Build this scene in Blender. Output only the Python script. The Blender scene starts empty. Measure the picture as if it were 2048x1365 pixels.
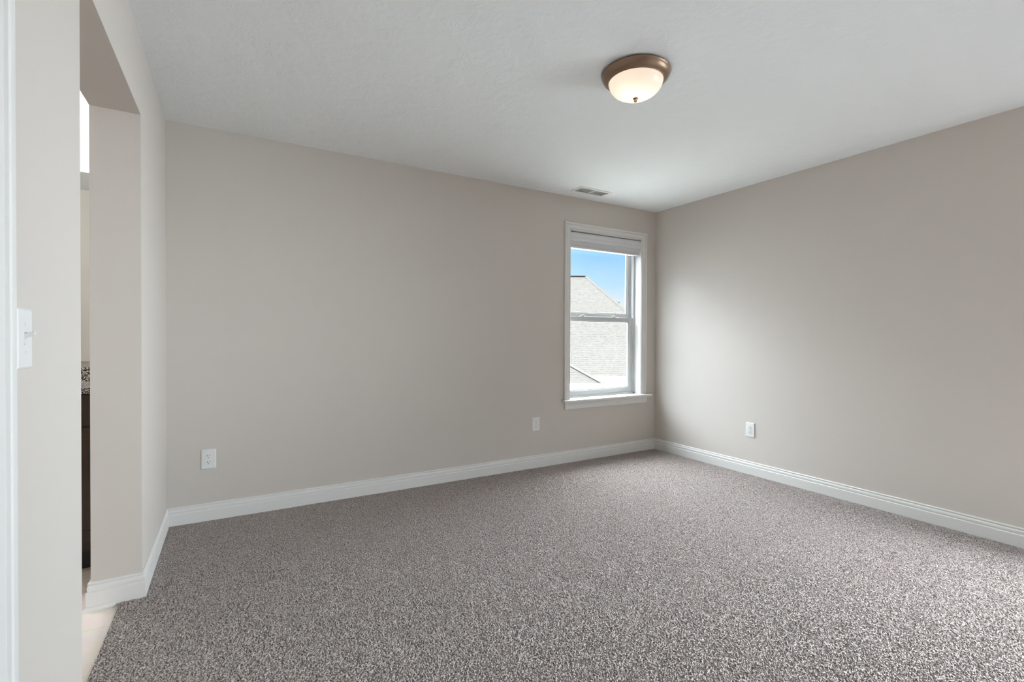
import bpy, bmesh, math, random
from mathutils import Matrix, Vector

S = bpy.context.scene
C = S.collection
random.seed(4)

# ------------------------------------------------------------------ camera
F_PX = 953.233                      # focal length in pixels of the 2048 wide frame
CAM = Vector((0.0, 0.0, 1.1545))
yaw, pitch, roll = math.radians(30.3165), math.radians(-0.5523), math.radians(0.259)
f0 = Vector((math.sin(yaw), math.cos(yaw), 0)); r0 = Vector((math.cos(yaw), -math.sin(yaw), 0)); u0 = Vector((0, 0, 1))
fw = f0 * math.cos(pitch) + u0 * math.sin(pitch)
up1 = u0 * math.cos(pitch) - f0 * math.sin(pitch)
rt = r0 * math.cos(roll) + up1 * math.sin(roll)
up = up1 * math.cos(roll) - r0 * math.sin(roll)
cd = bpy.data.cameras.new('camera')
cam = bpy.data.objects.new('camera', cd); C.objects.link(cam)
cd.sensor_fit = 'HORIZONTAL'; cd.sensor_width = 36.0; cd.lens = F_PX / 2048 * 36.0
cd.clip_start = 0.02; cd.clip_end = 300
M = Matrix((rt, up, -fw)).transposed().to_4x4(); M.translation = CAM
cam.matrix_world = M
S.camera = cam

S.view_settings.view_transform = 'Standard'
S.view_settings.look = 'None'
S.view_settings.gamma = 1.0
S.view_settings.use_curve_mapping = False
S.view_settings.exposure = 0.34
S.cycles.max_bounces = 14
S.cycles.diffuse_bounces = 9
S.cycles.sample_clamp_indirect = 6.0
S.cycles.caustics_reflective = False
S.cycles.caustics_refractive = False

# room, in metres: x along the back wall, y along the right wall, z up from the carpet
XR, YB, XL, XB = 3.7684, 3.5138, -0.3489, -0.522      # right wall, back wall, left wall, its far face
YF, H = -2.7, 2.44
YO, YN, ZO = 2.6315, 1.668, 2.118                      # the cased opening in the left wall
TILE = -0.012

# ------------------------------------------------------------------ node helpers
def material(name):
    m = bpy.data.materials.new(name); m.use_nodes = True
    return m, m.node_tree.nodes, m.node_tree.links, m.node_tree.nodes['Principled BSDF']

def plain(name, col, rough=0.6, metal=0.0, spec=0.5, bump=None):
    m, n, l, p = material(name)
    p.inputs['Base Color'].default_value = (*col, 1); p.inputs['Roughness'].default_value = rough
    p.inputs['Metallic'].default_value = metal; p.inputs['Specular IOR Level'].default_value = spec
    if bump:
        scale, strength, dist = bump
        tc = n.new('ShaderNodeTexCoord'); t = n.new('ShaderNodeTexNoise'); b = n.new('ShaderNodeBump')
        t.inputs['Scale'].default_value = scale; t.inputs['Detail'].default_value = 4
        b.inputs['Strength'].default_value = strength; b.inputs['Distance'].default_value = dist
        l.new(tc.outputs['Object'], t.inputs['Vector']); l.new(t.outputs['Fac'], b.inputs['Height'])
        l.new(b.outputs['Normal'], p.inputs['Normal'])
    return m

def node(n, kind, **kw):
    o = n.new(kind)
    for k, v in kw.items():
        if k in o.inputs.keys(): o.inputs[k].default_value = v
        else: setattr(o, k, v)
    return o

def math_node(n, l, op, a, b=None, clamp=False):
    o = n.new('ShaderNodeMath'); o.operation = op; o.use_clamp = clamp
    for i, v in enumerate((a, b)):
        if v is None: continue
        if isinstance(v, (int, float)): o.inputs[i].default_value = v
        else: l.new(v, o.inputs[i])
    return o.outputs[0]

# ------------------------------------------------------------------ sky and daylight
def build_sky():
    w = bpy.data.worlds.new('sky'); S.world = w; w.use_nodes = True
    n, l = w.node_tree.nodes, w.node_tree.links
    bg = n['Background']
    tc = n.new('ShaderNodeTexCoord')
    nor = node(n, 'ShaderNodeVectorMath', operation='NORMALIZE'); l.new(tc.outputs['Generated'], nor.inputs[0])
    sep = n.new('ShaderNodeSeparateXYZ'); l.new(nor.outputs[0], sep.inputs[0])
    cl = node(n, 'ShaderNodeTexNoise', Scale=5.0, Detail=3.0, Roughness=0.5); l.new(nor.outputs[0], cl.inputs['Vector'])
    c1 = math_node(n, l, 'MULTIPLY', math_node(n, l, 'SUBTRACT', cl.outputs['Fac'], 0.5), 0.10)
    el = math_node(n, l, 'ADD', sep.outputs['Z'], c1)
    ramp = n.new('ShaderNodeValToRGB'); l.new(el, ramp.inputs[0])
    e = ramp.color_ramp.elements
    e[0].position = 0.045; e[0].color = (0.76, 0.785, 0.81, 1)
    e[1].position = 0.17; e[1].color = (0.265, 0.52, 0.80, 1)
    k = ramp.color_ramp.elements.new(0.10); k.color = (0.45, 0.65, 0.82, 1)
    # added glow left of the window's outlook, aimed to brighten the right wall
    d = node(n, 'ShaderNodeVectorMath', operation='DOT_PRODUCT'); 
    st = node(n, 'ShaderNodeVectorMath', operation='MULTIPLY'); l.new(nor.outputs[0], st.inputs[0]); st.inputs[1].default_value = (1, 1, 0.55)
    sn = node(n, 'ShaderNodeVectorMath', operation='NORMALIZE'); l.new(st.outputs[0], sn.inputs[0]); l.new(sn.outputs[0], d.inputs[0])
    d.inputs[1].default_value = Vector((-0.23, 0.97, 0.26)).normalized()
    g = math_node(n, l, 'POWER', math_node(n, l, 'MAXIMUM', d.outputs['Value'], 0.0), 11.0)
    g = math_node(n, l, 'MULTIPLY', g, SKY_GLOW_FILL)
    mx = node(n, 'ShaderNodeVectorMath', operation='SCALE'); mx.inputs[0].default_value = (0.91, 1.0, 1.08); l.new(g, mx.inputs['Scale'])
    ad = node(n, 'ShaderNodeVectorMath', operation='ADD'); l.new(ramp.outputs['Color'], ad.inputs[0]); l.new(mx.outputs[0], ad.inputs[1])
    # bright upper sky above the view, added to light the room
    mr = n.new('ShaderNodeMapRange'); mr.interpolation_type = 'SMOOTHSTEP'
    mr.inputs['From Min'].default_value = 0.20; mr.inputs['From Max'].default_value = 0.55; mr.inputs['To Max'].default_value = SKY_HIGH
    l.new(sep.outputs['Z'], mr.inputs['Value'])
    hs = node(n, 'ShaderNodeVectorMath', operation='SCALE'); hs.inputs[0].default_value = (0.91, 1.0, 1.09)
    mz = n.new('ShaderNodeMapRange'); mz.interpolation_type = 'SMOOTHSTEP'      # dimmed to the left to calm the right wall's hot spot
    mz.inputs['From Min'].default_value = -0.75; mz.inputs['From Max'].default_value = 0.45; mz.inputs['To Min'].default_value = 0.22; mz.inputs['To Max'].default_value = 1.0
    l.new(sep.outputs['X'], mz.inputs['Value'])
    l.new(math_node(n, l, 'MULTIPLY', mr.outputs[0], mz.outputs[0]), hs.inputs['Scale'])
    a2 = node(n, 'ShaderNodeVectorMath', operation='ADD'); l.new(ad.outputs[0], a2.inputs[0]); l.new(hs.outputs[0], a2.inputs[1]); ad = a2
    # added fill glow behind the viewer, aimed at the left wall
    d2 = node(n, 'ShaderNodeVectorMath', operation='DOT_PRODUCT'); l.new(nor.outputs[0], d2.inputs[0])
    d2.inputs[1].default_value = Vector((0.845, -0.53, 0.06)).normalized()
    g2 = math_node(n, l, 'MULTIPLY', math_node(n, l, 'POWER', math_node(n, l, 'MAXIMUM', d2.outputs['Value'], 0.0), 18.0), SKY_BACK_FILL)
    h2 = node(n, 'ShaderNodeVectorMath', operation='SCALE'); h2.inputs[0].default_value = (0.87, 0.99, 1.07); l.new(g2, h2.inputs['Scale'])
    a3 = node(n, 'ShaderNodeVectorMath', operation='ADD'); l.new(ad.outputs[0], a3.inputs[0]); l.new(h2.outputs[0], a3.inputs[1]); ad = a3
    l.new(ad.outputs[0], bg.inputs['Color']); bg.inputs['Strength'].default_value = 1.0

SKY_GLOW_FILL, SKY_HIGH, SKY_BACK_FILL = 13.0, 48.0, 46.0
build_sky()

def area(name, loc, rot, sx, sy, watts, col, portal=False):
    d = bpy.data.lights.new(name, 'AREA'); d.shape = 'RECTANGLE'; d.size = sx; d.size_y = sy
    d.energy = watts; d.color = col
    o = bpy.data.objects.new(name, d); C.objects.link(o); o.location = loc; o.rotation_euler = rot
    if portal: d.cycles.is_portal = True
    return o

R90 = math.pi / 2
area('daylight_portal', (3.11, 3.66, 1.28), (-R90, 0, 0), 0.95, 1.6, 1, (1, 1, 1), portal=True)
area('front_portal', (2.4, YF - 0.142, 1.25), (R90, 0, 0), 1.2, 1.5, 1, (1, 1, 1), portal=True)
area('right_portal', (XR + 0.162, -0.15, 1.25), (0, R90, 0), 1.3, 1.8, 1, (1, 1, 1), portal=True)

# sun behind thin cloud, on the roofs outside only where it reaches them
sd = bpy.data.lights.new('sun', 'SUN'); sd.energy = 0.8; sd.angle = math.radians(8); sd.color = (1, 0.97, 0.93)
sun = bpy.data.objects.new('sun', sd); C.objects.link(sun)
sun.rotation_euler = Vector((0.45, 0.55, -0.75)).to_track_quat('-Z', 'Y').to_euler()

# ------------------------------------------------------------------ mesh helpers
def obj(name, bm, mat, parent=None, smooth=False):
    me = bpy.data.meshes.new(name); bmesh.ops.recalc_face_normals(bm, faces=bm.faces); bm.to_mesh(me); bm.free()
    for m in (mat if isinstance(mat, (list, tuple)) else [mat]): me.materials.append(m)
    if smooth:
        for p in me.polygons: p.use_smooth = True
        if smooth != 'all':
            try: me.set_sharp_from_angle(angle=math.radians(35))
            except Exception: pass
    o = bpy.data.objects.new(name, me); C.objects.link(o)
    if parent: o.parent = parent
    return o

def box(bm, x0, x1, y0, y1, z0, z1, bev=0.0, seg=2, mi=0):
    r = bmesh.ops.create_cube(bm, size=1.0)
    vs = r['verts']
    for v in vs:
        v.co = Vector(((x0 + x1) / 2 + v.co.x * (x1 - x0), (y0 + y1) / 2 + v.co.y * (y1 - y0), (z0 + z1) / 2 + v.co.z * (z1 - z0)))
    fs = list({f for v in vs for f in v.link_faces})
    for f in fs: f.material_index = mi
    if bev:
        es = list({e for v in vs for e in v.link_edges})
        r = bmesh.ops.bevel(bm, geom=es, offset=bev, segments=seg, profile=0.6, affect='EDGES')
        for f in r['faces']: f.material_index = mi
    return vs

def bx(*a, **k):
    bm = bmesh.new(); box(bm, *a, **k); return bm

def lathe(bm, prof, seg=64, loc=(0, 0, 0), mi=0):
    rings = []
    for r, z in prof:
        if r < 1e-6: rings.append([bm.verts.new((loc[0], loc[1], loc[2] + z))])
        else: rings.append([bm.verts.new((loc[0] + r * math.cos(2 * math.pi * i / seg), loc[1] + r * math.sin(2 * math.pi * i / seg), loc[2] + z)) for i in range(seg)])
    for a, b in zip(rings, rings[1:]):
        for i in range(seg):
            j = (i + 1) % seg
            if len(a) == 1 and len(b) == 1: continue
            if len(a) == 1: f = bm.faces.new((a[0], b[i], b[j]))
            elif len(b) == 1: f = bm.faces.new((a[i], a[j], b[0]))
            else: f = bm.faces.new((a[i], a[j], b[j], b[i]))
            f.material_index = mi

def sweep(bm, prof, path, side, axis_up=Vector((0, 0, 1)), plane_n=None, closed=False):
    """profile points (offset, height) swept along a polyline with mitred corners.
    offset goes along side * (direction x axis), height along the axis."""
    pts = [Vector(p) for p in path]; n = len(pts); rings = []
    for i, p in enumerate(pts):
        prev = pts[i - 1] if (i > 0 or closed) else None
        nxt = pts[(i + 1) % n] if (i < n - 1 or closed) else None
        ds = [(b - a).normalized() for a, b in ((prev, p), (p, nxt)) if a is not None and b is not None]
        ns = [d.cross(axis_up) * side for d in ds]
        if len(ns) == 2:
            m = (ns[0] + ns[1]).normalized(); m = m / max(0.2, m.dot(ns[0]))
        else: m = ns[0]
        rings.append([bm.verts.new(p + m * o + axis_up * h) for o, h in prof])
    k = len(prof)
    seq = list(zip(rings, rings[1:])) + ([(rings[-1], rings[0])] if closed else [])
    for a, b in seq:
        for i in range(k):
            j = (i + 1) % k
            bm.faces.new((a[i], a[j], b[j], b[i]))
    if not closed:
        bm.faces.new(rings[0]); bm.faces.new(rings[-1])

def slab(axis, a0, a1, us, zs, holes):
    """wall of thickness a0..a1 across `axis` (0: x, 1: y), spanning us x zs with rectangular holes (u0,u1,z0,z1)."""
    bm = bmesh.new()
    U = sorted(set([us[0], us[1]] + [h[i] for h in holes for i in (0, 1)]))
    Z = sorted(set([zs[0], zs[1]] + [h[i] for h in holes for i in (2, 3)]))
    def P(a, u, z): return (a, u, z) if axis == 0 else (u, a, z)
    def solid(i, j):
        if not (0 <= i < len(U) - 1 and 0 <= j < len(Z) - 1): return False
        u, z = (U[i] + U[i + 1]) / 2, (Z[j] + Z[j + 1]) / 2
        return not any(h[0] < u < h[1] and h[2] < z < h[3] for h in holes)
    cache = {}
    def V(a, u, z):
        k = (a, u, z)
        if k not in cache: cache[k] = bm.verts.new(P(a, u, z))
        return cache[k]
    for i in range(len(U) - 1):
        for j in range(len(Z) - 1):
            if not solid(i, j): continue
            u0, u1, z0, z1 = U[i], U[i + 1], Z[j], Z[j + 1]
            for a in (a0, a1): bm.faces.new((V(a, u0, z0), V(a, u1, z0), V(a, u1, z1), V(a, u0, z1)))
            for di, dj, q in ((-1, 0, ((u0, z0), (u0, z1))), (1, 0, ((u1, z0), (u1, z1))), (0, -1, ((u0, z0), (u1, z0))), (0, 1, ((u0, z1), (u1, z1)))):
                if not solid(i + di, j + dj):
                    (ua, za), (ub, zb) = q
                    bm.faces.new((V(a0, ua, za), V(a0, ub, zb), V(a1, ub, zb), V(a1, ua, za)))
    return bm

def tag(o, label, cat, group=None, kind=None):
    o['label'] = label; o['category'] = cat
    if group: o['group'] = group
    if kind: o['kind'] = kind
    return o

def empty(name, loc=(0, 0, 0)):
    o = bpy.data.objects.new(name, None); C.objects.link(o); o.location = loc; o.empty_display_size = 0.05
    return o

def local(o, root):
    """parent o to root and keep it where its mesh was drawn (root never turned)."""
    o.parent = root; o.location = -Vector(root.location)
    return o

def copy_tree(o, parent=None):
    c = o.copy(); C.objects.link(c)
    if parent: c.parent = parent
    for ch in list(o.children): copy_tree(ch, c)
    return c

# ------------------------------------------------------------------ materials
def wall_paint():
    m, n, l, p = material('greige_wall_paint')
    p.inputs['Base Color'].default_value = (0.564, 0.518, 0.474, 1); p.inputs['Roughness'].default_value = 0.75
    p.inputs['Specular IOR Level'].default_value = 0.25
    tc = n.new('ShaderNodeTexCoord')
    t = node(n, 'ShaderNodeTexNoise', Scale=140.0, Detail=3.0); l.new(tc.outputs['Object'], t.inputs['Vector'])
    t2 = node(n, 'ShaderNodeTexNoise', Scale=2.2, Detail=2.0); l.new(tc.outputs['Object'], t2.inputs['Vector'])
    h = math_node(n, l, 'ADD', math_node(n, l, 'MULTIPLY', t.outputs['Fac'], 0.10), math_node(n, l, 'MULTIPLY', t2.outputs['Fac'], 0.6))
    b = node(n, 'ShaderNodeBump', Strength=0.25, Distance=0.004); l.new(h, b.inputs['Height']); l.new(b.outputs['Normal'], p.inputs['Normal'])
    return m

def ceiling_paint():
    m, n, l, p = material('textured_white_ceiling')
    p.inputs['Base Color'].default_value = (0.825, 0.84, 0.84, 1); p.inputs['Roughness'].default_value = 0.9
    p.inputs['Specular IOR Level'].default_value = 0.2
    tc = n.new('ShaderNodeTexCoord')
    w = node(n, 'ShaderNodeTexNoise', Scale=14.0, Detail=2.0); l.new(tc.outputs['Object'], w.inputs['Vector'])
    sc = node(n, 'ShaderNodeVectorMath', operation='SCALE', Scale=0.06); l.new(w.outputs['Color'], sc.inputs[0])
    ad = node(n, 'ShaderNodeVectorMath', operation='ADD'); l.new(tc.outputs['Object'], ad.inputs[0]); l.new(sc.outputs[0], ad.inputs[1])
    # brush-stamped strokes in scattered patches
    t = node(n, 'ShaderNodeTexNoise', Scale=75.0, Detail=3.0, Roughness=0.65); l.new(ad.outputs[0], t.inputs['Vector'])
    pt = node(n, 'ShaderNodeTexNoise', Scale=9.0, Detail=2.0); l.new(tc.outputs['Object'], pt.inputs['Vector'])
    mask = math_node(n, l, 'MULTIPLY', math_node(n, l, 'SUBTRACT', pt.outputs['Fac'], 0.42), 5.0, True)
    h = math_node(n, l, 'MULTIPLY', t.outputs['Fac'], mask)
    b = node(n, 'ShaderNodeBump', Strength=0.4, Distance=0.008); l.new(h, b.inputs['Height']); l.new(b.outputs['Normal'], p.inputs['Normal'])
    return m

def carpet_pile():
    m, n, l, p = material('taupe_twist_pile_carpet')
    p.inputs['Roughness'].default_value = 0.95; p.inputs['Specular IOR Level'].default_value = 0.1
    p.inputs['Sheen Weight'].default_value = 0.25; p.inputs['Sheen Roughness'].default_value = 0.5
    tc = n.new('ShaderNodeTexCoord')
    w = node(n, 'ShaderNodeTexNoise', Scale=120.0, Detail=2.0); l.new(tc.outputs['Object'], w.inputs['Vector'])
    sub = node(n, 'ShaderNodeVectorMath', operation='SUBTRACT'); l.new(w.outputs['Color'], sub.inputs[0]); sub.inputs[1].default_value = (0.5, 0.5, 0.5)
    sc = node(n, 'ShaderNodeVectorMath', operation='SCALE', Scale=0.010); l.new(sub.outputs[0], sc.inputs[0])
    ad = node(n, 'ShaderNodeVectorMath', operation='ADD'); l.new(tc.outputs['Object'], ad.inputs[0]); l.new(sc.outputs[0], ad.inputs[1])
    fl = node(n, 'ShaderNodeVectorMath', operation='MULTIPLY'); l.new(ad.outputs[0], fl.inputs[0]); fl.inputs[1].default_value = (1, 1, 0)
    v = node(n, 'ShaderNodeTexVoronoi', Scale=235.0, Randomness=1.0); l.new(fl.outputs[0], v.inputs['Vector'])
    mr = n.new('ShaderNodeMapRange'); mr.interpolation_type = 'SMOOTHSTEP'
    mr.inputs['From Min'].default_value = 0.40; mr.inputs['From Max'].default_value = 0.78
    mr.inputs['To Min'].default_value = 1.0; mr.inputs['To Max'].default_value = 0.0
    l.new(v.outputs['Distance'], mr.inputs['Value'])
    fib = node(n, 'ShaderNodeTexNoise', Scale=420.0, Detail=2.0); l.new(tc.outputs['Object'], fib.inputs['Vector'])
    big = node(n, 'ShaderNodeTexNoise', Scale=7.0, Detail=3.0); l.new(tc.outputs['Object'], big.inputs['Vector'])
    h = math_node(n, l, 'ADD', mr.outputs[0], math_node(n, l, 'MULTIPLY', fib.outputs['Fac'], 0.30))
    h = math_node(n, l, 'ADD', h, math_node(n, l, 'MULTIPLY', big.outputs['Fac'], 0.35))
    dp = node(n, 'ShaderNodeDisplacement', Midlevel=1.3, Scale=0.0060); l.new(h, dp.inputs['Height'])
    out = n['Material Output']; l.new(dp.outputs[0], out.inputs['Displacement'])
    m.displacement_method = 'BOTH'
    # yarn of two close tones
    cr = n.new('ShaderNodeValToRGB'); l.new(v.outputs['Color'], cr.inputs[0])
    e = cr.color_ramp.elements
    e[0].position = 0.15; e[0].color = (*CARPET_DARK, 1); e[1].position = 0.85; e[1].color = (*CARPET_LIGHT, 1)
    l.new(cr.outputs['Color'], p.inputs['Base Color'])
    return m

CARPET_DARK, CARPET_LIGHT = (0.335, 0.280, 0.250), (0.54, 0.468, 0.432)

def tile_floor():
    m, n, l, p = material('beige_floor_tile')
    p.inputs['Roughness'].default_value = 0.35
    tc = n.new('ShaderNodeTexCoord')
    b = node(n, 'ShaderNodeTexBrick', Scale=1.0); b.offset = 0.0
    for k, v in (('Mortar Size', 0.003), ('Brick Width', 0.33), ('Row Height', 0.33), ('Mortar Smooth', 0.1)): b.inputs[k].default_value = v
    mp = node(n, 'ShaderNodeMapping'); mp.inputs['Location'].default_value = (0.10, 0.19, 0)
    l.new(tc.outputs['Object'], mp.inputs['Vector']); l.new(mp.outputs[0], b.inputs['Vector'])
    b.inputs['Color1'].default_value = (0.80, 0.715, 0.65, 1); b.inputs['Color2'].default_value = (0.84, 0.755, 0.69, 1); b.inputs['Mortar'].default_value = (0.70, 0.65, 0.60, 1)
    t = node(n, 'ShaderNodeTexNoise', Scale=9.0, Detail=5.0); l.new(tc.outputs['Object'], t.inputs['Vector'])
    mx = node(n, 'ShaderNodeMix', data_type='RGBA', blend_type='SOFT_LIGHT'); mx.inputs['Factor'].default_value = 0.5
    l.new(b.outputs['Color'], mx.inputs['A']); l.new(t.outputs['Color'], mx.inputs['B']); l.new(mx.outputs['Result'], p.inputs['Base Color'])
    return m

def granite():
    m, n, l, p = material('speckled_granite')
    p.inputs['Roughness'].default_value = 0.15
    tc = n.new('ShaderNodeTexCoord')
    v = node(n, 'ShaderNodeTexVoronoi', Scale=250.0); l.new(tc.outputs['Object'], v.inputs['Vector'])
    cr = n.new('ShaderNodeValToRGB'); sp = n.new('ShaderNodeSeparateColor'); l.new(v.outputs['Color'], sp.inputs[0]); l.new(sp.outputs[0], cr.inputs[0])
    cr.color_ramp.interpolation = 'CONSTANT'
    e = cr.color_ramp.elements
    e[0].position = 0; e[0].color = (0.012, 0.011, 0.010, 1); e[1].position = 0.36; e[1].color = (0.16, 0.13, 0.11, 1)
    k = e.new(0.58); k.color = (0.50, 0.45, 0.40, 1); k = e.new(0.82); k.color = (0.70, 0.68, 0.65, 1)
    l.new(cr.outputs[0], p.inputs['Base Color'])
    return m

def dark_wood():
    m, n, l, p = material('espresso_stained_wood')
    p.inputs['Roughness'].default_value = 0.4
    tc = n.new('ShaderNodeTexCoord'); mp = node(n, 'ShaderNodeMapping'); mp.inputs['Scale'].default_value = (30, 30, 2)
    l.new(tc.outputs['Object'], mp.inputs['Vector'])
    t = node(n, 'ShaderNodeTexNoise', Scale=2.0, Detail=5.0); l.new(mp.outputs[0], t.inputs['Vector'])
    cr = n.new('ShaderNodeValToRGB'); l.new(t.outputs['Fac'], cr.inputs[0])
    e = cr.color_ramp.elements
    e[0].position = 0.3; e[0].color = (0.016, 0.0075, 0.004, 1); e[1].position = 0.75; e[1].color = (0.046, 0.021, 0.009, 1)
    l.new(cr.outputs[0], p.inputs['Base Color'])
    return m

def clear_glass():
    m, n, l, p = material('clear_window_glass'); n.remove(p)
    tr = n.new('ShaderNodeBsdfTransparent'); gl = node(n, 'ShaderNodeBsdfGlossy', Roughness=0.0)
    tr.inputs[0].default_value = (0.97, 0.985, 0.98, 1)
    mx = n.new('ShaderNodeMixShader'); mx.inputs[0].default_value = 0.012
    l.new(tr.outputs[0], mx.inputs[1]); l.new(gl.outputs[0], mx.inputs[2]); l.new(mx.outputs[0], n['Material Output'].inputs[0])
    return m

def frosted_glass():
    m, n, l, p = material('frosted_lamp_glass'); n.remove(p)
    tr = n.new('ShaderNodeBsdfTranslucent'); tr.inputs[0].default_value = (0.95, 0.90, 0.85, 1)
    df = n.new('ShaderNodeBsdfDiffuse'); df.inputs[0].default_value = (0.9, 0.87, 0.83, 1)
    gl = node(n, 'ShaderNodeBsdfGlossy', Roughness=0.25)
    m1 = n.new('ShaderNodeMixShader'); m1.inputs[0].default_value = 0.3
    m2 = n.new('ShaderNodeMixShader'); m2.inputs[0].default_value = 0.04
    l.new(tr.outputs[0], m1.inputs[1]); l.new(df.outputs[0], m1.inputs[2]); l.new(m1.outputs[0], m2.inputs[1]); l.new(gl.outputs[0], m2.inputs[2])
    l.new(m2.outputs[0], n['Material Output'].inputs[0])
    return m

def shingles():
    m, n, l, p = material('weathered_roof_shingles')
    p.inputs['Roughness'].default_value = 0.95; p.inputs['Specular IOR Level'].default_value = 0.0
    uv = n.new('ShaderNodeUVMap'); sp = n.new('ShaderNodeSeparateXYZ'); l.new(uv.outputs[0], sp.inputs[0])
    b = node(n, 'ShaderNodeTexBrick', Scale=1.0)
    for k, v in (('Mortar Size', 0.0), ('Brick Width', 0.28), ('Row Height', 0.143), ('Bias', -0.1)): b.inputs[k].default_value = v
    b.inputs['Color1'].default_value = (0.0385, 0.0343, 0.0306, 1); b.inputs['Color2'].default_value = (0.0355, 0.0316, 0.0281, 1)
    l.new(uv.outputs[0], b.inputs['Vector'])
    # the butt edge of each course: a dark line, broken where tabs lie flat
    fr = math_node(n, l, 'FRACT', math_node(n, l, 'DIVIDE', sp.outputs['Y'], 0.143))
    edge = math_node(n, l, 'LESS_THAN', fr, 0.27)
    mp = node(n, 'ShaderNodeMapping'); mp.inputs['Scale'].default_value = (6.0, 7.0, 1); l.new(uv.outputs[0], mp.inputs['Vector'])
    t = node(n, 'ShaderNodeTexNoise', Scale=1.0, Detail=1.0); l.new(mp.outputs[0], t.inputs['Vector'])
    brk = math_node(n, l, 'MULTIPLY', math_node(n, l, 'SUBTRACT', t.outputs['Fac'], 0.40), 6.0, True)
    f = math_node(n, l, 'MULTIPLY', math_node(n, l, 'MULTIPLY', edge, brk), 0.8)
    mx = node(n, 'ShaderNodeMix', data_type='RGBA'); l.new(f, mx.inputs['Factor']); l.new(b.outputs['Color'], mx.inputs['A']); mx.inputs['B'].default_value = (0.0225, 0.0198, 0.0175, 1)
    l.new(mx.outputs['Result'], p.inputs['Base Color'])
    return m

MW = wall_paint(); MC = ceiling_paint(); MCP = carpet_pile(); MT = tile_floor(); MG = granite(); MD = dark_wood()
MTR = plain('white_trim_paint', (0.70, 0.685, 0.66), 0.42, spec=0.35, bump=(30, 0.02, 0.002))
MV = plain('white_window_vinyl', (0.53, 0.535, 0.53), 0.35, bump=(50, 0.01, 0.001))
MPL = plain('white_switch_plastic', (0.73, 0.72, 0.705), 0.3, bump=(60, 0.01, 0.001))
MTOG = plain('grey_white_toggle', (0.66, 0.655, 0.64), 0.3, bump=(60, 0.01, 0.001))
MBL = plain('white_blind_slat', (0.66, 0.655, 0.665), 0.45, bump=(40, 0.02, 0.001))
MSL = plain('dark_slot', (0.012, 0.012, 0.012), 0.6, bump=(60, 0.01, 0.001))
MSC = plain('painted_screw', (0.55, 0.55, 0.53), 0.3, 0.3, bump=(80, 0.02, 0.001))
MBZ = plain('brushed_bronze', (0.26, 0.17, 0.115), 0.36, 0.7, bump=(55, 0.03, 0.001))
MBR = plain('aged_brass', (0.42, 0.26, 0.13), 0.3, 0.85, bump=(80, 0.03, 0.001))
MVT = plain('white_register_enamel', (0.76, 0.76, 0.74), 0.4, bump=(60, 0.01, 0.001))
MDK = plain('duct_grey', (0.72, 0.72, 0.71), 0.8, bump=(30, 0.05, 0.002))  # even pale grey of the duct behind the louvers
MGL = clear_glass(); MFR = frosted_glass(); MSH = shingles()
MCAP = plain('roof_cap_shingle', (0.040, 0.0362, 0.0325), 0.95, spec=0.0, bump=(8, 0.1, 0.01))
MSD = plain('white_siding', (0.86, 0.86, 0.85), 0.7, bump=(8, 0.05, 0.01))
MMI = plain('mirror_silver', (0.86, 0.88, 0.86), 0.02, 1.0)
MGR = plain('pale_gravel_ground', (0.45, 0.44, 0.40), 0.95, bump=(5, 0.3, 0.05))
MCH = plain('brushed_nickel', (0.6, 0.58, 0.55), 0.3, 0.9, bump=(80, 0.02, 0.001))

# ------------------------------------------------------------------ room shell
XB0, YB0 = -2.45, 1.42              # bathroom's far corner
WX0, WX1, WZ0, WZ1 = 2.665, 3.575, 0.575, 2.142     # window opening
WT = 0.185                          # outer wall thickness

def structure(name, bm, mat, label, cat, smooth=False):
    return tag(obj(name, bm, mat, smooth=smooth), label, cat, kind='structure')

structure('wall_back', slab(1, YB, YB + WT, (XB0 - 0.1, XR + 0.16), (-0.05, H + 0.1), [(WX0 - 0.012, WX1 + 0.012, WZ0 - 0.012, WZ1 + 0.012)]), MW,
          'long greige back wall holding the single window', 'wall')
structure('wall_right', slab(0, XR, XR + 0.16, (YF - 0.14, YB), (-0.05, H + 0.1), [(-1.05, 0.75, 0.6, 1.9)]), MW,
          'greige right wall lit by window daylight', 'wall')
structure('wall_front', slab(1, YF - 0.14, YF, (XL - 0.17, XR), (-0.05, H + 0.1), [(1.8, 3.0, 0.6, 1.9)]), MW,
          'greige wall behind the viewer', 'wall')
structure('wall_left', slab(0, XB, XL, (YF, YB), (-0.05, H + 0.1), [(YN, YO, -0.05, ZO), (0.28, 1.0895, -0.05, 2.05)]), MW,
          'pale left wall with light switch and tall open doorway', 'wall')
structure('wall_bathroom', slab(1, YB0 - 0.12, YB0, (XB0, XB), (-0.05, H + 0.1), []), MW, 'bathroom wall seen only in the mirror', 'wall')
structure('wall_bathroom_side', slab(0, XB0 - 0.1, XB0, (YB0 - 0.12, YB), (-0.05, H + 0.1), []), MW, 'far side wall of the bathroom', 'wall')
structure('ceiling', bx(XB0 - 0.1, XR + 0.16, YF - 0.14, YB + WT, H, H + 0.12), MC, 'white brush-textured ceiling', 'ceiling')

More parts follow.
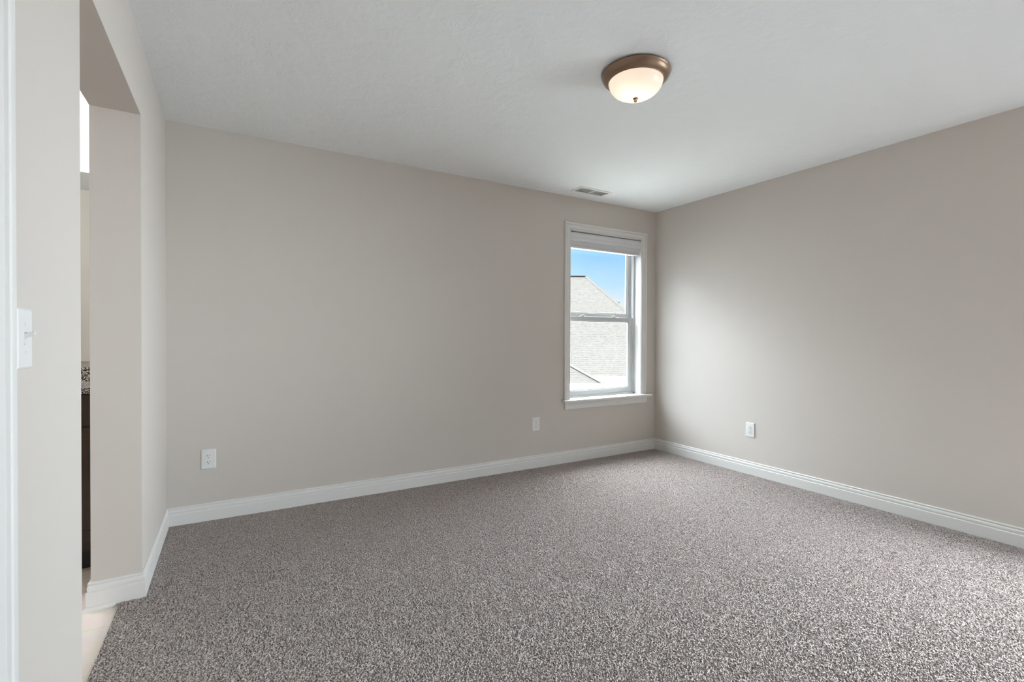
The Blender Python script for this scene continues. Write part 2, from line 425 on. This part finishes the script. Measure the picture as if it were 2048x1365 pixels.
def carpet_mesh():
    bm = bmesh.new(); x0, x1 = -0.423, XR + 0.005
    nx = 62; xs = [x0 + (x1 - x0) * i / nx for i in range(nx + 1)]
    ys = [YF, -0.9, 0.4] + [0.4 + (YB + 0.005 - 0.4) * (0.55 * i / 38 + 0.45 * (i / 38) ** 2) for i in range(1, 39)]
    g = [[bm.verts.new((x, y, 0)) for x in xs] for y in ys]
    for j in range(len(ys) - 1):
        for i in range(nx): bm.faces.new((g[j][i], g[j][i + 1], g[j + 1][i + 1], g[j + 1][i]))
    return bm
fl = structure('floor', carpet_mesh(), MCP, 'taupe twist-pile carpet covering the bedroom floor', 'carpet')
sm = fl.modifiers.new('pile', 'SUBSURF'); sm.subdivision_type = 'SIMPLE'; sm.levels = 0; sm.render_levels = 5
structure('floor_bathroom', bx(XB0, -0.424, YB0 - 0.02, YB, TILE - 0.03, TILE), MT, 'beige tiled bathroom floor beside the carpet edge', 'floor')
structure('floor_base', bx(XB0, XR + 0.05, YF, YB, TILE - 0.08, TILE - 0.031), MGR, 'bare floor deck under the carpet', 'floor')

BASE = [(0, TILE), (0.0145, TILE), (0.0145, 0.0640), (0.0138, 0.0668), (0.0098, 0.0676), (0.0094, 0.0690), (0.0112, 0.0780), (0.0112, 0.0845), (0.0096, 0.0900),
        (0.0072, 0.0935), (0.0046, 0.0948), (0.0046, 0.0968), (0.0086, 0.0978), (0.0092, 0.1015), (0.0076, 0.1050), (0.0040, 0.1068), (0, 0.1068)]
def baseboard(name, path, side, label, prof=BASE):
    bm = bmesh.new(); sweep(bm, prof, path, side)
    return structure(name, bm, MTR, label, 'baseboard')
baseboard('baseboard_back', [(XL, YB, 0), (XR, YB, 0)], 1, 'white moulded baseboard along the back wall')
baseboard('baseboard_right', [(XR, YB, 0), (XR, YF, 0)], 1, 'white moulded baseboard along the right wall')
baseboard('baseboard_left', [(XB, 2.95, 0), (XB, YO, 0), (XL, YO, 0), (XL, YB, 0)], 1, 'white moulded baseboard wrapping the doorway end of the left wall')
baseboard('baseboard_near', [(XL, 1.175, 0), (XL, YN, 0), (XB, YN, 0)], 1, 'white baseboard under the light switch')
baseboard('baseboard_front', [(XR, YF, 0), (XL, YF, 0)], 1, 'white baseboard on the wall behind the viewer')
QR = [(0.012 + 0.013 * math.cos(a), TILE + 0.017 * math.sin(a)) for a in [i * R90 / 6 for i in range(7)]] + [(0.012, TILE)]
bm = bmesh.new(); sweep(bm, QR, [(XB, 2.9, 0), (XB, YO, 0), (-0.438, YO, 0)], 1)
structure('trim_1', bm, MTR, 'white quarter-round shoe at the tile end of the doorway baseboard', 'trim', smooth=True)

# casing profile: (distance across from the inner edge, thickness off the wall) for width 1
# read from the inner edge outward
CAS = [(0, 0), (0, 0.50), (0.03, 0.60), (0.12, 0.60), (0.14, 0.40), (0.18, 0.40), (0.20, 0.60), (0.28, 0.64), (0.50, 0.66), (0.66, 0.66), (0.68, 0.48), (0.72, 0.48), (0.74, 0.86), (0.78, 0.97), (0.82, 1.0), (0.97, 1.0), (1, 0.95), (1, 0)]
def casing(path, wid, thk, axis, side):
    bm = bmesh.new(); sweep(bm, [(a * wid, b * thk) for a, b in CAS], path, side, axis_up=Vector(axis)); return bm

# door beside the camera, only its casing shows
DY0, DY1, DZ = 0.29, 1.0795, 2.04
structure('trim_2', casing([(XL, DY0, TILE), (XL, DY0, DZ), (XL, DY1, DZ), (XL, DY1, TILE)], 0.095, 0.018, (1, 0, 0), -1), MTR,
          'white fluted door casing at the left edge of the view', 'trim')
door = tag(empty('door_1', (XL - 0.08, DY1, TILE)), 'white panelled door in the casing at the left edge', 'door', kind='structure')
bm = bmesh.new(); box(bm, XL - 0.075, XL - 0.04, DY0 + 0.02, DY1 - 0.02, TILE + 0.01, DZ - 0.02, 0.002)
local(obj('door_slab', bm, MTR), door)
bm = bmesh.new()
for a, b in ((DY0 - 0.01, DY0 + 0.018), (DY1 - 0.018, DY1 + 0.01)): box(bm, XB, XL, a, b, TILE, DZ)
box(bm, XB, XL, DY0, DY1, DZ - 0.018, DZ + 0.01)
local(obj('door_jamb', bm, MTR), door)
bm = bmesh.new(); lathe(bm, [(0, 0), (0.028, 0.0), (0.028, 0.006), (0.011, 0.010), (0.011, 0.03), (0.022, 0.036), (0.027, 0.048), (0.022, 0.060), (0, 0.064)], 24)
for v in bm.verts: v.co = Vector((XL - 0.04 + v.co.z, DY0 + 0.09 + v.co.x, 0.93 + v.co.y))
local(obj('knob', bm, MCH, smooth=True), door)

# ------------------------------------------------------------------ window
win = tag(empty('window_1', (3.11, YB, WZ0)), 'white single-hung window near the right corner of the back wall', 'window', kind='structure')
def wpart(name, bm, mat, parent=win, smooth=False):
    o = obj(name, bm, mat, smooth=smooth); root = parent
    o.parent = root
    loc = Vector((0, 0, 0)); q = root
    while q: loc += q.location; q = q.parent
    o.location = -loc
    return o
IX0, IX1, IZ1 = 2.672, 3.560, 2.132
wpart('casing', casing([(IX0 - 0.004, YB, WZ0), (IX0 - 0.004, YB, IZ1 + 0.004), (IX1 + 0.004, YB, IZ1 + 0.004), (IX1 + 0.004, YB, WZ0)], 0.0665, 0.019, (0, -1, 0), -1), MTR)
bm = bmesh.new()
box(bm, WX0 - 0.012, IX0, YB - 0.004, YB + WT, WZ0, IZ1); box(bm, IX1, WX1 + 0.012, YB - 0.004, YB + WT, WZ0, IZ1); box(bm, WX0 - 0.012, WX1 + 0.012, YB - 0.004, YB + WT, IZ1, WZ1 + 0.012)
wpart('jamb', bm, MTR)
bm = bmesh.new(); box(bm, 2.580, 3.690, YB - 0.052, YB, WZ0 - 0.024, WZ0, 0.006, 3); box(bm, WX0 - 0.01, WX1 + 0.01, YB - 0.02, YB + 0.10, WZ0 - 0.022, WZ0 - 0.0002)
wpart('window_sill', bm, MTR, smooth=True)
bm = bmesh.new(); sweep(bm, [(0, 0), (0.012, 0), (0.015, 0.006), (0.015, 0.045), (0.017, 0.055), (0.017, 0.0655), (0, 0.0655)], [(2.612, YB, 0.486), (3.640, YB, 0.486)], 1)
wpart('apron', bm, MTR)

def sash(name, x0, x1, z0, z1, y0, y1, st, top, bot, bead=0.010):
    bm = bmesh.new()
    box(bm, x0, x0 + st, y0, y1, z0, z1, 0.003); box(bm, x1 - st, x1, y0, y1, z0, z1, 0.003)
    box(bm, x0 + st - 0.003, x1 - st + 0.003, y0 + 0.001, y1, z0, z0 + bot, 0.003); box(bm, x0 + st - 0.003, x1 - st + 0.003, y0 + 0.001, y1, z1 - top, z1, 0.003)
    # glazing bead
    ym = (y0 + y1) / 2
    for a, b, c, d in ((x0 + st - 0.001, x0 + st + bead, z0 + bot, z1 - top), (x1 - st - bead, x1 - st + 0.001, z0 + bot, z1 - top),
                       (x0 + st, x1 - st, z0 + bot - 0.001, z0 + bot + bead), (x0 + st, x1 - st, z1 - top - bead, z1 - top + 0.001)):
        box(bm, a, b, ym - 0.006, y1 - 0.002, c, d, 0.002)
    o = wpart(name, bm, MV)
    pane = wpart('pane', bx(x0 + st - 0.002, x1 - st + 0.002, ym + 0.002, ym + 0.006, z0 + bot - 0.002, z1 - top + 0.002), MGL, o)
    return o
bm = bmesh.new()
fy0, fy1 = YB + 0.080, YB + 0.165
box(bm, IX0, IX0 + 0.022, fy0, fy1, WZ0, IZ1, 0.002); box(bm, IX1 - 0.022, IX1, fy0, fy1, WZ0, IZ1, 0.002)
box(bm, IX0, IX1, fy0, fy1, IZ1 - 0.03, IZ1, 0.002); box(bm, IX0, IX1, fy0, fy1, WZ0 - 0.01, WZ0 + 0.018, 0.002)
box(bm, IX0 + 0.02, IX0 + 0.03, fy0 + 0.036, fy0 + 0.042, WZ0, IZ1); box(bm, IX1 - 0.03, IX1 - 0.02, fy0 + 0.036, fy0 + 0.042, WZ0, IZ1)
wpart('window_frame', bm, MV)
ZM0, ZM1 = 1.300, 1.350                                  # meeting rail
low = sash('lower_sash', IX0 + 0.016, IX1 - 0.016, WZ0 + 0.012, ZM1, YB + 0.088, YB + 0.116, 0.050, 0.040, 0.052)
upp = sash('upper_sash', IX0 + 0.016, IX1 - 0.016, ZM0 + 0.018, IZ1 - 0.02, YB + 0.122, YB + 0.150, 0.046, 0.046, 0.066)
def sash_lock(x):
    bm = bmesh.new(); z = ZM1
    box(bm, x - 0.030, x + 0.030, YB + 0.093, YB + 0.113, z - 0.001, z + 0.006, 0.003)
    lathe(bm, [(0, 0.016), (0.008, 0.015), (0.011, 0.011), (0.011, 0.005)], 16, (x, YB + 0.103, z))
    box(bm, x - 0.026, x + 0.004, YB + 0.088, YB + 0.096, z + 0.006, z + 0.013, 0.003)
    return bm
for x in (2.90, 3.30): wpart('sash_lock', sash_lock(x), MV, low, smooth=True)

# blind, drawn up to the head of the window
bl = tag(empty('window_blind', (3.11, YB + 0.02, IZ1)), 'white faux-wood blind drawn up under the window head', 'blind')
bm = bmesh.new(); sweep(bm, [(0, 0), (0.006, 0.002), (0.009, 0.012), (0.009, 0.030), (0.007, 0.034), (0.009, 0.038), (0.010, 0.066), (0.007, 0.078), (0.0, 0.080)], [(IX0 + 0.004, YB + 0.012, 2.042), (IX1 - 0.004, YB + 0.012, 2.042)], 1)
local(obj('valance', bm, MBL), bl)
local(obj('headrail', bx(IX0 + 0.003, IX1 - 0.003, YB + 0.014, YB + 0.066, 2.070, 2.126, 0.002), MBL), bl)
for i in range(8):
    z = 1.997 + i * 0.0062; dx = random.uniform(-0.002, 0.002)
    bm = bmesh.new(); r = 5
    sweep(bm, [(0, 0), (0.025, 0.0014), (0.050, 0), (0.050, 0.0053), (0.025, 0.0067), (0, 0.0053)], [(IX0 + 0.010 + dx, YB + 0.064, z), (IX1 - 0.010 + dx, YB + 0.064, z)], 1)
    local(obj('slat', bm, MBL), bl)
local(obj('bottom_rail', bx(IX0 + 0.010, IX1 - 0.010, YB + 0.015, YB + 0.065, 1.978, 1.995, 0.003), MBL), bl)
bm = bx(3.118, 3.158, YB + 0.010, YB + 0.016, 1.992, 2.000, 0.002)
o = local(obj('rail_clip', bm, MPL), bl); o['label'] = 'small white clip at the middle of the bottom rail'

# unseen windows, added and sized to bring in fill daylight
w2 = tag(empty('fill_window_2', (2.4, YF, 0.6)), 'unseen white window added behind the viewer for fill daylight', 'window', kind='structure')
bm = bmesh.new()
for x in (1.8, 2.37, 2.94): box(bm, x, x + 0.06, YF - 0.10, YF - 0.04, 0.6, 1.9)
for z in (0.6, 1.22, 1.84): box(bm, 1.8, 3.0, YF - 0.10, YF - 0.04, z, z + 0.06)
local(obj('window_frame', bm, MV), w2)
w3 = tag(empty('fill_window_3', (XR, -0.15, 0.6)), 'unseen white window in the right wall, placed to light the left wall', 'window', kind='structure')
bm = bmesh.new()
for y in (-1.05, -0.18, 0.69): box(bm, XR + 0.05, XR + 0.11, y, y + 0.06, 0.6, 1.9)
for z in (0.6, 1.22, 1.84): box(bm, XR + 0.05, XR + 0.11, -1.05, 0.75, z, z + 0.06)
local(obj('window_frame', bm, MV), w3)

# ------------------------------------------------------------------ ceiling lamp
LX, LY = 1.690, 1.710
lamp = tag(empty('ceiling_lamp', (LX, LY, H)), 'bronze flush-mount ceiling lamp with glowing frosted dome', 'ceiling lamp')
bm = bmesh.new()
lathe(bm, [(0.05, -0.0005), (0.153, -0.0005), (0.1600, -0.004), (0.1645, -0.009), (0.1635, -0.0125), (0.1615, -0.0145), (0.1600, -0.020), (0.1545, -0.030), (0.1460, -0.0385), (0.1370, -0.0435), (0.1335, -0.0445),
           (0.1325, -0.047), (0.1300, -0.048), (0.1285, -0.0455), (0.130, -0.040), (0.145, -0.025), (0.150, -0.006), (0.05, -0.004)], 96)
pan = obj('pan', bm, MBZ, lamp, smooth='all')
bm = bmesh.new()
dome = [(0.1285, -0.044)] + [(0.1285 * math.sqrt(max(0, 1 - (i / 24) ** 2.0)) if i < 24 else 0.0, -0.044 - 0.080 * (i / 24)) for i in range(1, 25)]
dome = [(0.1285 * math.cos(a) ** 0.92 if a < R90 - 1e-4 else 0.0, -0.044 - 0.081 * math.sin(a)) for a in [R90 * i / 28 for i in range(29)]]
lathe(bm, dome, 96)
obj('glass_dome', bm, MFR, lamp, smooth='all')
bm = bmesh.new()
lathe(bm, [(0, -0.121), (0.0125, -0.122), (0.0135, -0.126), (0.0115, -0.129), (0.0075, -0.131), (0.0070, -0.134), (0.0085, -0.137), (0.0070, -0.141), (0.003, -0.1435), (0, -0.144)], 32)
obj('finial', bm, MBR, lamp, smooth='all')
for dx, dy in ((0.042, 0.0), (-0.042, 0.0)):
    bm = bmesh.new(); lathe(bm, [(0, -0.030), (0.013, -0.030), (0.013, -0.045), (0.0, -0.046)], 20, (dx, dy, 0.0)); obj('bulb_socket', bm, MPL, lamp, smooth=True)
    d = bpy.data.lights.new('bulb', 'POINT'); d.energy = LAMP_W = 0.26; d.color = (1.0, 0.84, 0.68); d.shadow_soft_size = 0.022
    o = bpy.data.objects.new('bulb', d); C.objects.link(o); o.parent = lamp; o.location = (dx * 0.8, dy, -0.052)

# ------------------------------------------------------------------ ceiling register
VX0, VX1, VY0, VY1 = 2.560, 2.915, 3.222, 3.372
vent = tag(empty('ceiling_vent', ((VX0 + VX1) / 2, (VY0 + VY1) / 2, H)), 'white two-way air register in the ceiling above the window', 'vent')
bm = bmesh.new()
b = 0.026
prof = [(0, 0), (0, -0.002), (0.004, -0.006), (b - 0.004, -0.0075), (b, -0.006), (b, 0)]
sweep(bm, prof, [(VX0, VY0, H), (VX1, VY0, H), (VX1, VY1, H), (VX0, VY1, H)], -1, closed=True)
box(bm, (VX0 + VX1) / 2 - 0.007, (VX0 + VX1) / 2 + 0.007, VY0 + b - 0.001, VY1 - b + 0.001, H - 0.0065, H - 0.0005)
local(obj('register_face', bm, MVT), vent)
local(obj('duct_opening', bx(VX0 + b - 0.002, VX1 - b + 0.002, VY0 + b - 0.002, VY1 - b + 0.002, H - 0.001, H - 0.0002), MDK), vent)
for s, xa, xb in ((-1, VX0 + b, (VX0 + VX1) / 2 - 0.007), (-0.7, (VX0 + VX1) / 2 + 0.007, VX1 - b)):
    bm = bmesh.new(); k = 11
    for i in range(k):
        x = xa + (xb - xa) * (i + 0.5) / k
        vs = box(bm, x - 0.0056, x + 0.0056, VY0 + b, VY1 - b, H - 0.0042, H - 0.0034)
        rm = Matrix.Rotation(s * math.radians(32), 3, 'Y'); c = Vector((x, 0, H - 0.0038))
        for v in vs:
            q = rm @ Vector((v.co.x - c.x, 0, v.co.z - c.z)); v.co.x = c.x + q.x; v.co.z = c.z + q.z
    local(obj('louvers', bm, MVT), vent)

# ------------------------------------------------------------------ outlets and switch
def plate(w, h, t, hole=None):
    """domed cover plate facing -y, centred on the origin, back at y = 0."""
    bm = bmesh.new()
    prof = [(0, 0), (0, -0.0015), (0.0015, -0.0042), (0.0045, -t)]
    rings = [[bm.verts.new((sx * (w / 2 - o), y, sz * (h / 2 - o))) for sx, sz in ((-1, -1), (1, -1), (1, 1), (-1, 1))] for o, y in prof]
    for a, c in zip(rings, rings[1:]):
        for i in range(4): bm.faces.new((a[i], a[(i + 1) % 4], c[(i + 1) % 4], c[i]))
    bm.faces.new(rings[-1])
    return bm

def disc(bm, r, y0, y1, cx, cz, seg=24, flat=None):
    a, c = [], []
    for i in range(seg):
        t = 2 * math.pi * i / seg; x, z = r * math.cos(t), r * math.sin(t)
        if flat: z = max(-flat, min(flat, z))
        a.append(bm.verts.new((cx + x, y0, cz + z))); c.append(bm.verts.new((cx + x, y1, cz + z)))
    for i in range(seg): bm.faces.new((a[i], a[(i + 1) % seg], c[(i + 1) % seg], c[i]))
    bm.faces.new(a); bm.faces.new(c)

def make_outlet():
    r = empty('wall_outlet')
    obj('cover_plate', plate(0.0795, 0.1225, 0.0060), MPL, r)
    for sz in (1, -1):
        bm = bmesh.new(); disc(bm, 0.0172, -0.004, -0.0078, 0, sz * 0.0195, 40, 0.0142)
        f = obj('receptacle', bm, MPL, r)
        for dx, hh in ((-0.0063, 0.0042), (0.0063, 0.0034)):
            obj('slot', bx(dx - 0.0013, dx + 0.0013, -0.0081, -0.0070, sz * 0.0195 + 0.0035 - hh, sz * 0.0195 + 0.0035 + hh), MSL, f)
        bm = bmesh.new(); disc(bm, 0.0025, -0.0070, -0.0081, 0, sz * 0.0195 - 0.0075, 16); obj('ground_hole', bm, MSL, f)
    bm = bmesh.new(); disc(bm, 0.0030, -0.005, -0.0068, 0, 0, 20); box(bm, -0.0024, 0.0024, -0.0070, -0.0066, -0.0004, 0.0004)
    obj('screw', bm, MSC, r)
    return r
out0 = make_outlet()
G = 'duplex power outlets above the baseboards'
out0.location = (-0.134, YB, 0.381); tag(out0, 'white duplex outlet on the back wall near the left corner', 'outlet', G)
o1 = copy_tree(out0); o1.location = (2.301, YB, 0.381); tag(o1, 'white duplex outlet on the back wall left of the window', 'outlet', G)
o2 = copy_tree(out0); o2.location = (XR, 2.450, 0.374); o2.rotation_euler = (0, math.pi, math.radians(-90)); tag(o2, 'white duplex outlet on the right wall, ground holes upward', 'outlet', G)
o2.rotation_euler = (Matrix.Rotation(math.radians(-90), 3, 'Z') @ Matrix.Rotation(math.pi, 3, 'Y')).to_euler()

sw = tag(empty('light_switch', (XL, 1.256, 1.146)), 'white toggle light switch beside the door casing', 'light switch')
sw.rotation_euler = (0, 0, math.radians(90))
obj('cover_plate', plate(0.077, 0.1165, 0.0060), MPL, sw)
bm = bmesh.new()
for a in ((-0.0062, -0.0052, -0.0125, 0.0125), (0.0052, 0.0062, -0.0125, 0.0125), (-0.0062, 0.0062, 0.0115, 0.0125), (-0.0062, 0.0062, -0.0125, -0.0115)): box(bm, a[0], a[1], -0.0066, -0.0056, a[2], a[3])
obj('toggle_bezel', bm, MTOG, sw)
bm = bmesh.new()
vs = box(bm, -0.0046, 0.0046, -0.0195, -0.003, -0.0050, 0.0050, 0.0012)
for v in bm.verts:
    t = (-v.co.y - 0.003) / 0.0165; v.co.x *= 1 - 0.15 * t; v.co.z = v.co.z * (1 - 0.25 * t) + 0.0035 + 0.007 * t
o = obj('toggle', bm, MTOG, sw)
for z in (0.027, -0.027):
    bm = bmesh.new(); disc(bm, 0.0030, -0.005, -0.0066, 0, z, 20); box(bm, -0.0003, 0.0003, -0.0068, -0.0064, z - 0.0024, z + 0.0024, mi=1)
    obj('screw', bm, [MPL, MSC], sw)

# ------------------------------------------------------------------ bathroom beyond the opening
VXL, VXR = -1.96, XB - 0.004
VF, VZ = 3.055, 0.894
van = tag(empty('vanity_cabinet', ((VXL + VXR) / 2, 3.29, TILE)), 'dark wood bathroom vanity cabinet just visible through the doorway', 'cabinet')
bm = bmesh.new()
box(bm, VXL, VXR, VF + 0.026, YB - 0.003, 0.085, 0.864); local(obj('body', bm, MD), van)
local(obj('toe_kick', bx(VXL + 0.01, VXR, VF + 0.060, VF + 0.075, TILE, 0.085), MSL), van)
def front(name, x0, x1, z0, z1, panel):
    bm = bmesh.new()
    if panel:
        st = 0.058
        box(bm, x0, x0 + st, VF + 0.006, VF + 0.025, z0, z1, 0.002); box(bm, x1 - st, x1, VF + 0.006, VF + 0.025, z0, z1, 0.002)
        box(bm, x0 + st, x1 - st, VF + 0.006, VF + 0.025, z0, z0 + st, 0.002); box(bm, x0 + st, x1 - st, VF + 0.006, VF + 0.025, z1 - st, z1, 0.002)
        box(bm, x0 + st - 0.004, x1 - st + 0.004, VF + 0.014, VF + 0.024, z0 + st - 0.004, z1 - st + 0.004)
    else: box(bm, x0, x1, VF + 0.006, VF + 0.025, z0, z1, 0.003)
    o = local(obj(name, bm, MD), van)
    bm = bmesh.new(); lathe(bm, [(0, 0), (0.006, 0), (0.006, 0.012), (0.014, 0.018), (0.014, 0.024), (0, 0.028)], 20)
    kx = (x0 + x1) / 2 if not panel else x0 + 0.03; kz = (z0 + z1) / 2 if not panel else z1 - 0.04
    for v in bm.verts: v.co = Vector((kx + v.co.x, VF + 0.006 - v.co.z, kz + v.co.y))
    k = obj('knob', bm, MCH, smooth=True); k.parent = o
w = (VXR - 0.012 - VXL - 0.012) / 3
for i in range(3):
    a = VXL + 0.012 + i * w
    front('drawer', a + 0.003, a + w - 0.003, 0.707, 0.858, False); front('door', a + 0.003, a + w - 0.003, 0.135, 0.698, True)
ct = tag(empty('vanity_countertop', ((VXL + VXR) / 2, 3.29, VZ)), 'speckled granite countertop on the dark vanity', 'countertop')
local(obj('top', bx(VXL - 0.02, VXR, VF - 0.012, YB - 0.002, 0.8645, VZ, 0.002), MG), ct)
local(obj('backsplash', bx(VXL - 0.02, VXR, YB - 0.022, YB - 0.002, VZ, 0.972, 0.002), MG), ct)
mir = tag(obj('wall_mirror', bx(-1.92, XB - 0.03, YB - 0.008, YB - 0.002, 1.003, 2.060, 0.001), MMI), 'frameless bathroom mirror above the granite backsplash', 'mirror')
vl = tag(empty('vanity_light', (-1.25, YB, 2.22)), 'nickel vanity light bar above the bathroom mirror', 'lamp')
local(obj('light_bar', bx(-1.60, -0.90, YB - 0.035, YB - 0.002, 2.19, 2.26, 0.006), MCH), vl)
mg, n_, l_, p_ = material('lit_globe_glass')
p_.inputs['Base Color'].default_value = (0.9, 0.88, 0.85, 1); p_.inputs['Emission Color'].default_value = (0.93, 0.98, 1.0, 1); p_.inputs['Emission Strength'].default_value = 180.0
for x in (-1.48, -1.25, -1.02):
    bm = bmesh.new(); bmesh.ops.create_uvsphere(bm, u_segments=24, v_segments=16, radius=0.055)
    bmesh.ops.translate(bm, verts=bm.verts, vec=(x, YB - 0.095, 2.225))
    local(obj('globe', bm, mg, smooth='all'), vl)

# ------------------------------------------------------------------ neighbour's house
ER = Vector((math.cos(yaw), -math.sin(yaw), 0)); ED = Vector((math.sin(yaw), math.cos(yaw), 0))
def W(lat, dep, z): return CAM + ER * lat + ED * dep + Vector((0, 0, z))
house = tag(empty('neighbor_house', tuple(W(2, 26, -4.4))), 'neighbouring house with pale shingled hip roofs outside the window', 'house')
hl = Vector(house.location)
def hpart(name, bm, mat):
    o = obj(name, bm, mat); o.parent = house; o.location = -hl; return o
def roof(faces, thick=0.12):
    """faces: list of (points, eave direction); UVs in metres with rows parallel to the eave."""
    bm = bmesh.new(); uvl = bm.loops.layers.uv.new('UVMap')
    for pts in faces:
        vs = [bm.verts.new(p) for p in pts]; f = bm.faces.new(vs)
        e = (pts[1] - pts[0]).normalized(); nrm = e.cross((pts[2] - pts[0])).normalized(); t = nrm.cross(e)
        for lp in f.loops:
            d = lp.vert.co - pts[0]; lp[uvl].uv = (d.dot(e), d.dot(t))
    return bm
def pxp(x, y, dep):
    d = fw + rt * ((x - 1024) / F_PX) - up * ((y - 682.5) / F_PX)
    return CAM + d * (dep / d.dot(ED))
D1 = 22.0
eZ = pxp(1230, 752, D1).z - CAM.z
zr, dr = eZ + 5.52, D1 + 7.36
RE = pxp(1171, 552, dr); zr = RE.z - CAM.z; lr = (RE - CAM).dot(ER)
lc = lr + 4.4
bm = roof([(W(-5, D1, eZ), W(lc, D1, eZ), W(lr, dr, zr), W(-1, dr, zr)),
           (W(lc, D1, eZ), W(lc, dr + 7.36, eZ), W(lr, dr, zr)),
           (W(lc, dr + 7.36, eZ), W(-5, dr + 7.36, eZ), W(-1, dr, zr), W(lr, dr, zr)),
           (W(-5, dr + 7.36, eZ), W(-5, D1, eZ), W(-1, dr, zr))])
hpart('roof', bm, MSH)
def obox(l0, l1, d0, d1, z0, z1):
    bm = bx(0, 1, 0, 1, 0, 1)
    for v in bm.verts: v.co = W(l0 + (l1 - l0) * v.co.x, d0 + (d1 - d0) * v.co.y, z0 + (z1 - z0) * v.co.z)
    return bm
hpart('fascia', obox(-5, lc, D1 - 0.02, D1 + 0.1, eZ - 0.24, eZ - 0.01), MSD)
hpart('wall', obox(-4.6, lc - 0.4, D1 + 0.4, dr + 6.9, -4.35, eZ - 0.02), MSD)
# ridge cap along the hip
def strip(a, b, wid, thk):
    d = (b - a).normalized(); s = d.cross(Vector((0, 0, 1))).normalized(); n = s.cross(d)
    bm = bmesh.new()
    ring = [[bm.verts.new(p + s * (x * wid / 2) + n * z) for x, z in ((-1, -thk), (0, thk), (1, -thk), (0, -thk * 2))] for p in (a, b)]
    for i in range(4): bm.faces.new((ring[0][i], ring[0][(i + 1) % 4], ring[1][(i + 1) % 4], ring[1][i]))
    bm.faces.new(ring[0]); bm.faces.new(ring[1]); return bm
hpart('hip_cap', strip(W(lr, dr, zr), W(lc, D1, eZ), 0.3, 0.04), MCAP)
hpart('ridge_cap', strip(W(-1, dr, zr), W(lr, dr, zr), 0.3, 0.015), MCAP)
# lower roof nearer the viewer
D2 = 17.5
CR = pxp(1209, 767, D2); e2 = CR.z - CAM.z; l2 = (CR - CAM).dot(ER)
PK = pxp(1142, 730, D2 + 0.81); zp, lp_ = PK.z - CAM.z, (PK - CAM).dot(ER)
run = 0.81; k = 4.5
def ext(t): return W(l2 + (lp_ - l2) * t, D2 + run * t, e2 + (zp - e2) * t)
bm = roof([(W(-3, D2, e2), W(l2, D2, e2), ext(k), W(-3, D2 + run * k, e2 + (zp - e2) * k)),
           (W(l2, D2, e2), W(l2, D2 + run * k * 2, e2), ext(k))])
hpart('lower_roof', bm, MSH)
hpart('lower_fascia', obox(-3, l2, D2 - 0.02, D2 + 0.1, e2 - 0.22, e2 - 0.01), MSD)
hpart('lower_wall', obox(-2.8, l2 - 0.3, D2 + 0.3, D2 + 4.5, -4.35, e2 - 0.02), MSD)
hpart('lower_hip_cap', strip(ext(0), ext(k), 0.22, 0.03), MCAP)
g0 = pxp(1236, 612, D1 + 5.2)
bm = bmesh.new(); lathe(bm, [(0, 0.22), (0.11, 0.22), (0.11, -0.9), (0, -0.9)], 16, tuple(g0)); hpart('vent_pipe', bm, MCAP)

bm = bmesh.new()
vs = [bm.verts.new(p) for p in ((2, 4, -3.2), (60, 4, -3.2), (60, 60, -3.2), (2, 60, -3.2))]; bm.faces.new(vs)
tag(obj('ground', bm, MGR), 'pale ground far below the window', 'ground', kind='structure')
